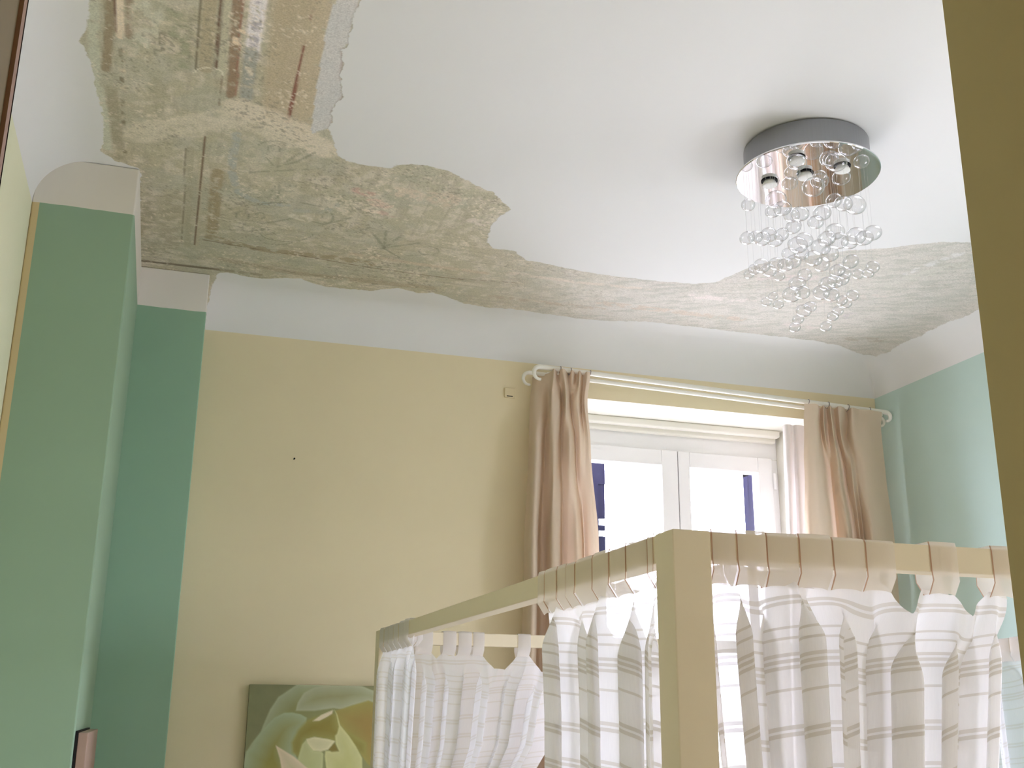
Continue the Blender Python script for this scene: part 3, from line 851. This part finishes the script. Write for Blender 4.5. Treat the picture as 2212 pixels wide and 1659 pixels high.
# ------------------------------------------------------------------ tab-top bed curtains
def bed_curtain(name, label, org, axis, out, s_tabs, top_edge, bot_edges, z_rail, seed, folds, amp, nu=200, nv=110, zbot=0.10,
                over=0.35, sag=0.030, drop=0.026, rail_w=RW, mat='sheer', crowd=(9, 9), group='tab-top voile curtains of the bed'):
    """org: rail start (outer top edge), axis: along the rail, out: outward normal. s_tabs: (s0, s1) of each tab.
    bot_edges(z) -> (s_left, s_right) of the hanging cloth at height z."""
    rnd = random.Random(seed)
    ax, ou = Vector(axis), Vector(out)
    org = Vector(org)
    root = thing(name, label, 'bed curtain', org + ax * ((top_edge[0] + top_edge[1]) / 2) - ou * rail_w / 2 + Vector((0, 0, zbot - org.z)), group)
    z_rb = z_rail - RH
    # tabs: ribbons looped over the rail
    for k, (s0, s1) in enumerate(s_tabs):
        e = 0.0022 + rnd.random() * 0.0016
        et = 0.0015 + rnd.random() * 0.0045
        jig = (rnd.random() - .5) * 0.004
        prof = [(e * .3 - rail_w * .35, z_rb - drop - .004), (e * 1.2, z_rb - drop * .45), (e, z_rb + .003), (e, z_rail - .004), (e * .5 - .001, z_rail + et * .8),
                (-rail_w * .5, z_rail + et), (-rail_w - e * .5 + .001, z_rail + et * .8), (-rail_w - e, z_rail - .004), (-rail_w - e, z_rb + .003),
                (-rail_w - e * 1.2, z_rb - drop * .45), (-rail_w * .65 - e * .3, z_rb - drop - .004)]
        pts = []
        nw = 7
        for d, z in prof:
            row = []
            low = max(0, min(1, (z_rb + .002 - z) / drop))
            for i in range(nw):
                f = i / (nw - 1)
                s = s0 + (s1 - s0) * (f * (1 - .05 * low) + .025 * low) + jig * low
                bow = 0.0014 * math.sin(f * math.pi) - 0.0016 * (abs(2 * f - 1) ** 6)
                p = org + ax * s + ou * (d + (bow if d > -rail_w * .5 else -bow) * (1 if abs(d + rail_w * .5) > rail_w * .4 else 0))
                row.append((p.x, p.y, z + (bow if abs(d + rail_w * .5) < rail_w * .4 else 0)))
            pts.append(row)
        mb = MB(); mb.quad_grid(pts)
        uvs = [(i / 6, 5 + j * 0.01) for j in range(len(prof)) for i in range(nw)]
        mb.build('tab', M['tab' if mat == 'sheer' else 'tab_white'], root, smooth=True, uvs=uvs)
    # body
    cs = [(a + b) / 2 for a, b in s_tabs]; ws = [(b - a) / 2 for a, b in s_tabs]
    W = (top_edge[1] - top_edge[0]) * 1.6
    ph = [rnd.random() * 6.28 for _ in range(4)]
    pts, uvs = [], []
    ztop0 = z_rb - drop
    for j in range(nv):
        v = (j / (nv - 1)) ** 1.7
        row = []
        for i in range(nu):
            u = i / (nu - 1)
            s_t = top_edge[0] + (top_edge[1] - top_edge[0]) * u
            gap = 9
            for c, w in zip(cs, ws): gap = min(gap, max(0, abs(s_t - c) - w))
            g = min(1.0, gap / 0.03)
            dz = min(sag, gap * 1.15) + 0.004 * math.sin(s_t * 61 + seed)
            zt = ztop0 - dz
            if crowd[0] < s_t < crowd[1]: zt += (drop - 0.004) * min(1, (s_t - crowd[0]) / .015, (crowd[1] - s_t) / .03)
            z = zt + (zbot - zt) * v
            sl, sr = bot_edges(z)
            a = min(1.0, (zt - z) / 0.10); a = a * a * (3 - 2 * a)
            q = u + 0.05 * math.sin(2.1 * u * math.pi + ph[2]) * u * (1 - u) * 4
            th = folds * 2 * math.pi * (q + 0.018 * math.sin(7 * q * math.pi + ph[3])) + ph[0]
            lat = over * (sr - sl) / folds / 2.2
            s_b = sl + (sr - sl) * q + lat * math.sin(2 * th) * a * min(1, 6 * u * (1 - u) + .2)
            s = s_t * (1 - a) + s_b * a
            d = amp * (math.sin(th) * 0.75 + 0.35 * math.sin(0.53 * th + ph[1]) + 0.12 * math.sin(2.7 * th + ph[2])) * (0.18 + 0.82 * a)
            d += 0.004 * math.sin(u * 90 + ph[3]) * (1 - a) * g
            p = org + ax * s + ou * (d - rail_w / 2)
            row.append((p.x, p.y, z))
            uvs.append((u * W, z_rail - z + a * (0.010 * math.sin(th + 1.0) + 0.006 * math.sin(0.47 * th + ph[2]))))
        pts.append(row)
    mb = MB(); mb.quad_grid(pts)
    mb.build('curtain_fabric', M[mat], root, smooth=True, uvs=uvs)
    return root


def lerp_edge(table):
    """table: [(z, sl, sr)] descending z"""
    def f(z):
        if z >= table[0][0]: return table[0][1], table[0][2]
        for a, b in zip(table, table[1:]):
            if z >= b[0]:
                t = (a[0] - z) / (a[0] - b[0])
                return a[1] + (b[1] - a[1]) * t, a[2] + (b[2] - a[2]) * t
        return table[-1][1], table[-1][2]
    return f


def fx_s(px, py): return at_y(px, py, BY0 + .02).x - BX0


# front rail: eight tabs crowd next to the near post, three stand apart
ft = [(0.0585, .0955), (.0965, .1425), (.1435, .1935), (.1945, .2475), (.2485, .3015), (.3025, .352), (.412, .460), (.521, .566)]
bed_curtain('bed_curtain', 'striped white voile curtain on the front rail, right of the near post', (BX0, BY0 + .003, BT), (1, 0, 0), (0, -1, 0), ft, (0.062, 0.562),
            lerp_edge([(1.89, .062, .556), (1.83, .066, .540), (1.765, .068, .532), (1.66, .074, .512), (1.5, .085, .48), (1.2, .12, .42), (0.1, .09, .44)]), BT, 5, 6.0, 0.036, 280, 130, over=.8, sag=.045, crowd=(.055, .36))
# left rail, next to the near post
lt_px = [1412, 1400, 1352, 1316, 1279, 1242, 1221, 1202, 1175, 1160]
lt_s = [at_x(x, 1240, BX0).y - BY0 for x in lt_px]
lt = [(lt_s[i] + .001, lt_s[i + 1] - .0005) for i in range(9)]
bed_curtain('bed_curtain', 'striped white voile curtain on the side rail, left of the near post', (BX0 + .002, BY0, BT), (0, 1, 0), (-1, 0, 0), lt, (lt[0][0], lt[-1][1]),
            lerp_edge([(1.87, lt[0][0], lt[-1][1] - .01), (1.7, lt[0][0] + .005, lt[-1][1] - .035), (1.4, lt[0][0] + .01, lt[-1][1] - .04), (0.1, lt[0][0], lt[-1][1])]), BT, 12, 5.0, 0.034, 240, 120, over=.8, crowd=(.2, 9))
# left rail, far end beside the far post
f0, f1 = 3.02 - BY0, 3.448 - BY0
ftab = [(f0 + k * (f1 - f0) / 6 + .004, f0 + (k + 1) * (f1 - f0) / 6 - .002) for k in range(6)]
bed_curtain('bed_curtain', 'white voile curtain gathered at the far end of the side rail, before the picture', (BX0 + .002, BY0, BT), (0, 1, 0), (-1, 0, 0), ftab, (f0 + .004, f1 - .004),
            lerp_edge([(1.87, f0 + .004, f1 - .004), (1.5, f0 + .07, f1 - .004), (0.1, f0 + .14, f1 - .01)]), BT, 23, 4.0, 0.022, 150, 90, over=.5, mat='sheer_plain', crowd=(0, 9))
# far rail
ra = [(.711, .765), (.775, .829), (.862, .905), (.912, .955), (.960, .997), (1.109, 1.152), (1.262, 1.306)]
ra = [(a - BX0, b - BX0) for a, b in ra]
bed_curtain('bed_curtain', 'white voile curtain on the far rail, its right edge drawn aside', (BX0, BY1 - RW, BT), (1, 0, 0), (0, -1, 0), ra, (ra[0][0], ra[-1][1] - .03),
            lerp_edge([(1.86, .06, .62), (1.70, .06, .585), (1.60, .06, .565), (1.50, .06, .50), (1.30, .07, .36), (1.1, .07, .30), (0.1, .05, .38)]), BT, 31, 6.0, 0.024, 240, 120, over=.45, sag=.045, mat='sheer_plain')
# right rail
rt = [(1.40 + .062 * k, 1.46 + .062 * k) for k in range(10)]
bed_curtain('bed_curtain', 'white voile curtain on the right rail, half hidden by the doorway edge', (BX1, BY0, BT), (0, 1, 0), (1, 0, 0), rt, (1.39, 2.02),
            lerp_edge([(1.86, 1.39, 2.02), (1.5, 1.40, 2.0), (0.1, 1.42, 1.98)]), BT, 44, 5.0, 0.024, 150, 90, over=.4, sag=.03, mat='sheer_plain', crowd=(1.3, 2.1))

# ------------------------------------------------------------------ ceiling lamp
LX, LY = 1.634, 2.455
PZ = ZC - 0.088
lamp = thing('ceiling_lamp', 'chrome ceiling lamp with cascading clear glass balls', 'ceiling lamp', (LX, LY, ZC))
mb = MB()
mb.lathe([(0.150, 0.0), (0.150, -0.006), (0.1735, -0.006), (0.1735, -0.084), (0.16, -0.084)], (LX, LY, ZC), 96)
mb.build('drum', M['brushed'], lamp, smooth=False)
for p in lamp.children[0].data.polygons: p.use_smooth = False
mb = MB()
mb.lathe([(0.10, -0.0845), (0.1965, -0.0845), (0.1985, -0.086), (0.1985, -0.0895), (0.1965, -0.091)], (LX, LY, ZC), 96, close_top=True, close_bot=True)
plate = mb.build('mirror_plate', M['chrome'], lamp)
PB = ZC - 0.091
for px, py in ((1721, 339), (1739, 372), (1819, 357), (1662, 389),):
    q = at_z(px, py + 2, PB)
    if (q.x - LX) ** 2 + (q.y - LY) ** 2 > .17 ** 2: continue
    mb = MB(); mb.lathe([(0.0225, -0.0005), (0.0235, -0.002), (0.0225, -0.0035), (0.020, -0.003), (0.019, -0.0006)], (q.x, q.y, PB), 32, close_bot=True)
    sp = mb.build('spot_socket', M['black'], lamp)
    mb = MB(); mb.lathe([(0.016, -0.001), (0.021, -0.012), (0.0215, -0.0145), (0.017, -0.0165), (0.008, -0.0175)], (q.x, q.y, PB), 32, close_bot=True)
    mb.build('bulb_lens', M['lens'], sp, smooth=True)
balls = [(1804, 321, 47), (1858, 318, 34), (1721, 350, 44), (1711, 373, 34), (1757, 404, 48), (1771, 380, 30), (1616, 443, 30), (1676, 431, 46), (1670, 456, 36),
         (1690, 450, 40), (1802, 433, 36), (1846, 442, 50), (1822, 440, 40), (1728, 462, 40), (1710, 465, 36), (1776, 460, 40), (1762, 480, 36), (1714, 490, 36),
         (1614, 514, 34), (1632, 512, 34), (1647, 516, 36), (1661, 507, 36), (1674, 519, 36), (1688, 507, 34), (1723, 529, 44), (1738, 518, 38), (1804, 500, 42),
         (1786, 515, 40), (1813, 520, 40), (1849, 510, 44), (1885, 503, 40), (1867, 514, 40), (1835, 523, 36), (1773, 534, 44), (1705, 548, 34), (1731, 548, 34),
         (1757, 558, 40), (1775, 571, 36), (1792, 548, 40), (1646, 574, 36), (1661, 584, 34), (1677, 570, 34), (1697, 572, 36), (1714, 565, 36), (1618, 592, 24),
         (1629, 582, 26), (1683, 596, 26), (1809, 584, 34), (1838, 565, 36), (1824, 590, 30), (1853, 592, 26), (1885, 577, 30), (1875, 590, 26), (1722, 612, 38),
         (1738, 594, 32), (1787, 613, 38), (1804, 608, 34), (1820, 604, 30), (1710, 636, 40), (1733, 632, 34), (1774, 632, 36), (1796, 636, 34), (1655, 652, 24),
         (1681, 658, 24), (1670, 640, 22), (1819, 649, 26), (1829, 656, 24), (1842, 638, 28), (1736, 671, 34), (1750, 663, 28), (1724, 690, 26), (1717, 707, 26),
         (1799, 683, 26), (1784, 705, 26), (1810, 672, 24)]
rnd = random.Random(4)
bmb = bmesh.new(); bmesh.ops.create_uvsphere(bmb, u_segments=28, v_segments=18, radius=1.0)
ball_me = bpy.data.meshes.new('glass_ball'); bmb.to_mesh(ball_me); bmb.free()
ball_me.polygons.foreach_set('use_smooth', [True] * len(ball_me.polygons)); ball_me.materials.append(M['bead'])
wmb = MB(); wmb.tube([(0, 0, 0), (0, 0, 1)], 1.0, 6, cap=False)
w0 = wmb.build('wire', M['wire']); wire_me = w0.data; bpy.data.objects.remove(w0)
used = []
for k, (px, py, dpx) in enumerate(balls):
    best = None
    for tr in range(60):
        dy = (rnd.random() * 2 - 1) * 0.17
        q = at_y(px, py, LY + dy)
        r = dpx / 2 * (q.y * CF[1] + q.x * CF[0] + (q.z - EYE) * CF[2]) / FPX
        rad = math.hypot(q.x - LX, q.y - LY)
        cost = max(0, rad - 0.175) * 4 + max(0, q.z + r + 0.008 - PB) * 6
        for u, ur in used: cost += max(0, ur + r + 0.001 - (u - q).length) * 3
        if best is None or cost < best[0]: best = (cost, q, r)
        if cost == 0: break
    q, r = best[1], best[2]
    for _ in range(40):                       # ease touching balls apart
        for u, ur in used:
            dd = q - u; L = dd.length
            if L < ur + r + 0.0008: q = u + dd.normalized() * (ur + r + 0.001)
    if q.z + r > PB - .004: q.z = PB - .004 - r
    used.append((q, r))
    b = bpy.data.objects.new('glass_ball', ball_me); COL.objects.link(b)
    b.parent = lamp; b.location = q - Vector((LX, LY, ZC)); b.scale = (r, r, r * 0.8); b.rotation_euler = (rnd.uniform(-.35, .35), rnd.uniform(-.35, .35), 0)
    if math.hypot(q.x - LX, q.y - LY) < 0.195:
        w = bpy.data.objects.new('hanging_wire', wire_me); COL.objects.link(w)
        w.parent = lamp; w.location = q + Vector((0, 0, r * .78)) - Vector((LX, LY, ZC)); w.scale = (0.00022, 0.00022, PB - q.z - r * .78)

# ------------------------------------------------------------------ rose picture
P0 = at_y(540, 1478, YW - 0.03)
PX0, PZ1 = P0.x, P0.z
PWd, PHt = 0.60, 0.60
pic = thing('canvas_picture', 'square canvas picture of a pale rose on the yellow wall', 'picture', (PX0 + PWd / 2, YW - 0.016, PZ1 - PHt))
mb = MB(); mb.box(PX0, PX0 + PWd, YW - 0.030, YW - 0.001, PZ1 - PHt, PZ1)
mb.build('canvas', paint('canvas_edge', (136, 132, 100), 0.8), pic, bevel=0.002)
n = 190
gu, gv = np.meshgrid(np.linspace(0, 1, n), np.linspace(0, 1, n))
PXg = (PX0 + gu * PWd).ravel(); PZg = (PZ1 - gv * PHt).ravel()
LITP = np.array(lin((166, 160, 126))); WA = np.array(lin((228, 214, 168)))
RA = lambda c: np.array(lin(c)) / LITP * WA
c2 = 0.1492


def rp(pts):
    o = []
    for cx, cy in pts:
        q = at_y(500 + cx * c2, 1440 + cy * c2, YW - 0.0306); o.append((q.x, q.z))
    return o


nz1 = fbm(PXg * 30, PZg * 30, 5)
rc_ = np.tile(RA((100, 104, 76)), (n * n, 1)) * (0.9 + 0.25 * nz1)[:, None]


def petal(pts, edge, inner, soft=0.004, grad=0.06, side=None):
    global rc_
    P = rp(pts)
    sd = seg_dist(PXg, PZg, P, True) * np.where(inside(PXg, PZg, P), 1, -1)
    k = np.clip(sd / soft + 0.5, 0, 1)
    g = np.clip(sd / grad, 0, 1)[:, None]
    c = RA(edge) * (1 - g) + RA(inner) * g
    rim = np.clip(1 - np.abs(sd - 0.004) / 0.006, 0, 1)[:, None]
    c = c * (1 + 0.06 * rim) * (0.94 + 0.12 * nz1)[:, None]
    rc_ = rc_ * (1 - k[:, None]) + c * k[:, None]


petal([(215, 1230), (250, 1180), (300, 1100), (420, 950), (480, 800), (560, 620), (680, 440), (800, 360), (960, 250), (1700, 240), (2300, 420), (2900, 900), (3100, 1600),
       (2900, 2400), (2200, 3000), (1200, 3050), (500, 2700), (150, 2100), (120, 1600)], (136, 146, 122), (112, 118, 78))
petal([(930, 640), (960, 520), (1050, 380), (1200, 300), (1400, 262), (1700, 250), (1900, 285), (2200, 420), (2500, 700), (1990, 500), (1750, 560), (1600, 620), (1480, 600), (1200, 640)],
      (142, 150, 126), (118, 120, 84), .004, .05)
petal([(1500, 640), (1980, 490), (2500, 700), (2700, 1200), (2500, 1800), (1960, 1400), (1700, 1000), (1540, 800)], (128, 122, 62), (128, 108, 54), .006, .06)
petal([(120, 1600), (200, 1400), (215, 1230), (300, 1170), (330, 1080), (430, 940), (520, 840), (620, 740), (760, 670), (880, 665), (1000, 690), (1090, 740), (1080, 860), (960, 1000),
       (900, 1200), (980, 1400), (900, 2000), (500, 2300), (200, 2000)], (134, 150, 124), (116, 114, 52), .004, .075)
petal([(1100, 770), (1450, 650), (1520, 700), (1560, 870), (1950, 1100), (1950, 1300), (1500, 1080), (1200, 1020), (1050, 1060), (1000, 1320), (880, 1250), (870, 1100), (960, 920)],
      (124, 122, 62), (114, 106, 40), .012, .03)
petal([(1175, 788), (1300, 700), (1470, 628), (1460, 680), (1380, 730), (1270, 785)], (186, 180, 156), (182, 176, 150), .003)
petal([(1020, 1130), (1080, 1060), (1180, 1215), (1300, 1230), (1330, 1260), (1320, 1500), (1250, 1800), (1050, 1700), (940, 1400)], (156, 164, 120), (150, 158, 112), .004, .04)
petal([(1500, 1000), (1530, 970), (1555, 870), (1520, 700), (1488, 622), (1530, 690), (1575, 850), (1700, 1000), (1800, 1150), (1890, 1320), (1900, 1600), (1600, 1900), (1400, 1700),
       (1350, 1300), (1360, 1220), (1550, 1220), (1510, 1120)], (168, 172, 124), (160, 164, 110), .004, .04)
petal([(1400, 1200), (1490, 1100), (1555, 1225), (1450, 1235)], (104, 94, 36), (96, 86, 30), .006)
petal([(1080, 1050), (1200, 1018), (1400, 1050), (1505, 1078), (1400, 1200), (1300, 1228), (1180, 1215), (1100, 1110)], (180, 180, 146), (170, 172, 134), .003, .03)
petal([(640, 1140), (900, 1300), (1250, 1600), (1500, 2100), (1000, 2200), (760, 1700), (700, 1330)], (182, 172, 150), (160, 158, 124), .004, .04)
petal([(1500, 1700), (1900, 1500), (2300, 1700), (2100, 2300), (1500, 2200)], (160, 164, 122), (128, 124, 66), .006, .05)
grey = RA((120, 126, 98)); rc_ = (rc_ * 0.78 + grey * 0.22) * 0.86
pme = MB()
pts = [[(PX0 + PWd * i / (n - 1), YW - 0.0306, PZ1 - PHt * j / (n - 1)) for i in range(n)] for j in range(n)]
pme.quad_grid(pts)
pm, nt, p = new_mat('printed_canvas')
a1 = N(nt, 'ShaderNodeAttribute', attribute_name='print_colour')
nt.links.new(a1.outputs['Color'], p.inputs['Base Color']); p.inputs['Roughness'].default_value = 0.75; p.inputs['Specular IOR Level'].default_value = 0.2
po = pme.build('rose_print', pm, pic)
ca = po.data.color_attributes.new('print_colour', 'FLOAT_COLOR', 'POINT')
ca.data.foreach_set('color', np.concatenate([np.clip(rc_, .005, .95), np.ones((n * n, 1))], 1).astype(np.float32).ravel())

# ------------------------------------------------------------------ small things
q0, q1 = at_y(1089, 838, YW), at_y(1112, 861, YW)
cp = thing('cover_plate', 'small square cream cover plate on the wall below the rod end', 'cover plate', ((q0.x + q1.x) / 2, YW, (q0.z + q1.z) / 2))
mb = MB(); mb.box(q0.x, q1.x, YW - 0.009, YW, q1.z, q0.z); mb.build('plate', M['plate'], cp, bevel=0.003)
mb = MB(); mb.box(q0.x + .009, q1.x - .012, YW - 0.011, YW - .004, q1.z + .004, q1.z + .0075); mb.build('slot', M['dark_gap'], cp)
q = at_y(635, 992, YW)
mb = MB(); mb.tube([(q.x, YW, q.z), (q.x, YW - 0.012, q.z), (q.x, YW - 0.014, q.z)], [.0022, .0022, .0036], 10)
tag(mb.build('nail', M['dark_gap'], smooth=False), 'tiny dark nail in the bare yellow wall', 'nail')
# upright board fixed to the side of the broad pillar
zt = 1.645
X1 += .001
bd = thing('wooden_board', 'pale upright wooden board fixed to the side of the broad green pillar', 'board', (X1 + .01, 3.4, 0))
mb = MB(); mb.box(X1, X1 + 0.006, 3.196, 3.80, 0, zt); mb.build('backing', M['dark_gap'], bd)
mb = MB(); mb.box(X1 + 0.006, X1 + 0.030, 3.200, 3.80, 0, zt - .004); mb.build('panel', M['board'], bd, bevel=0.002)
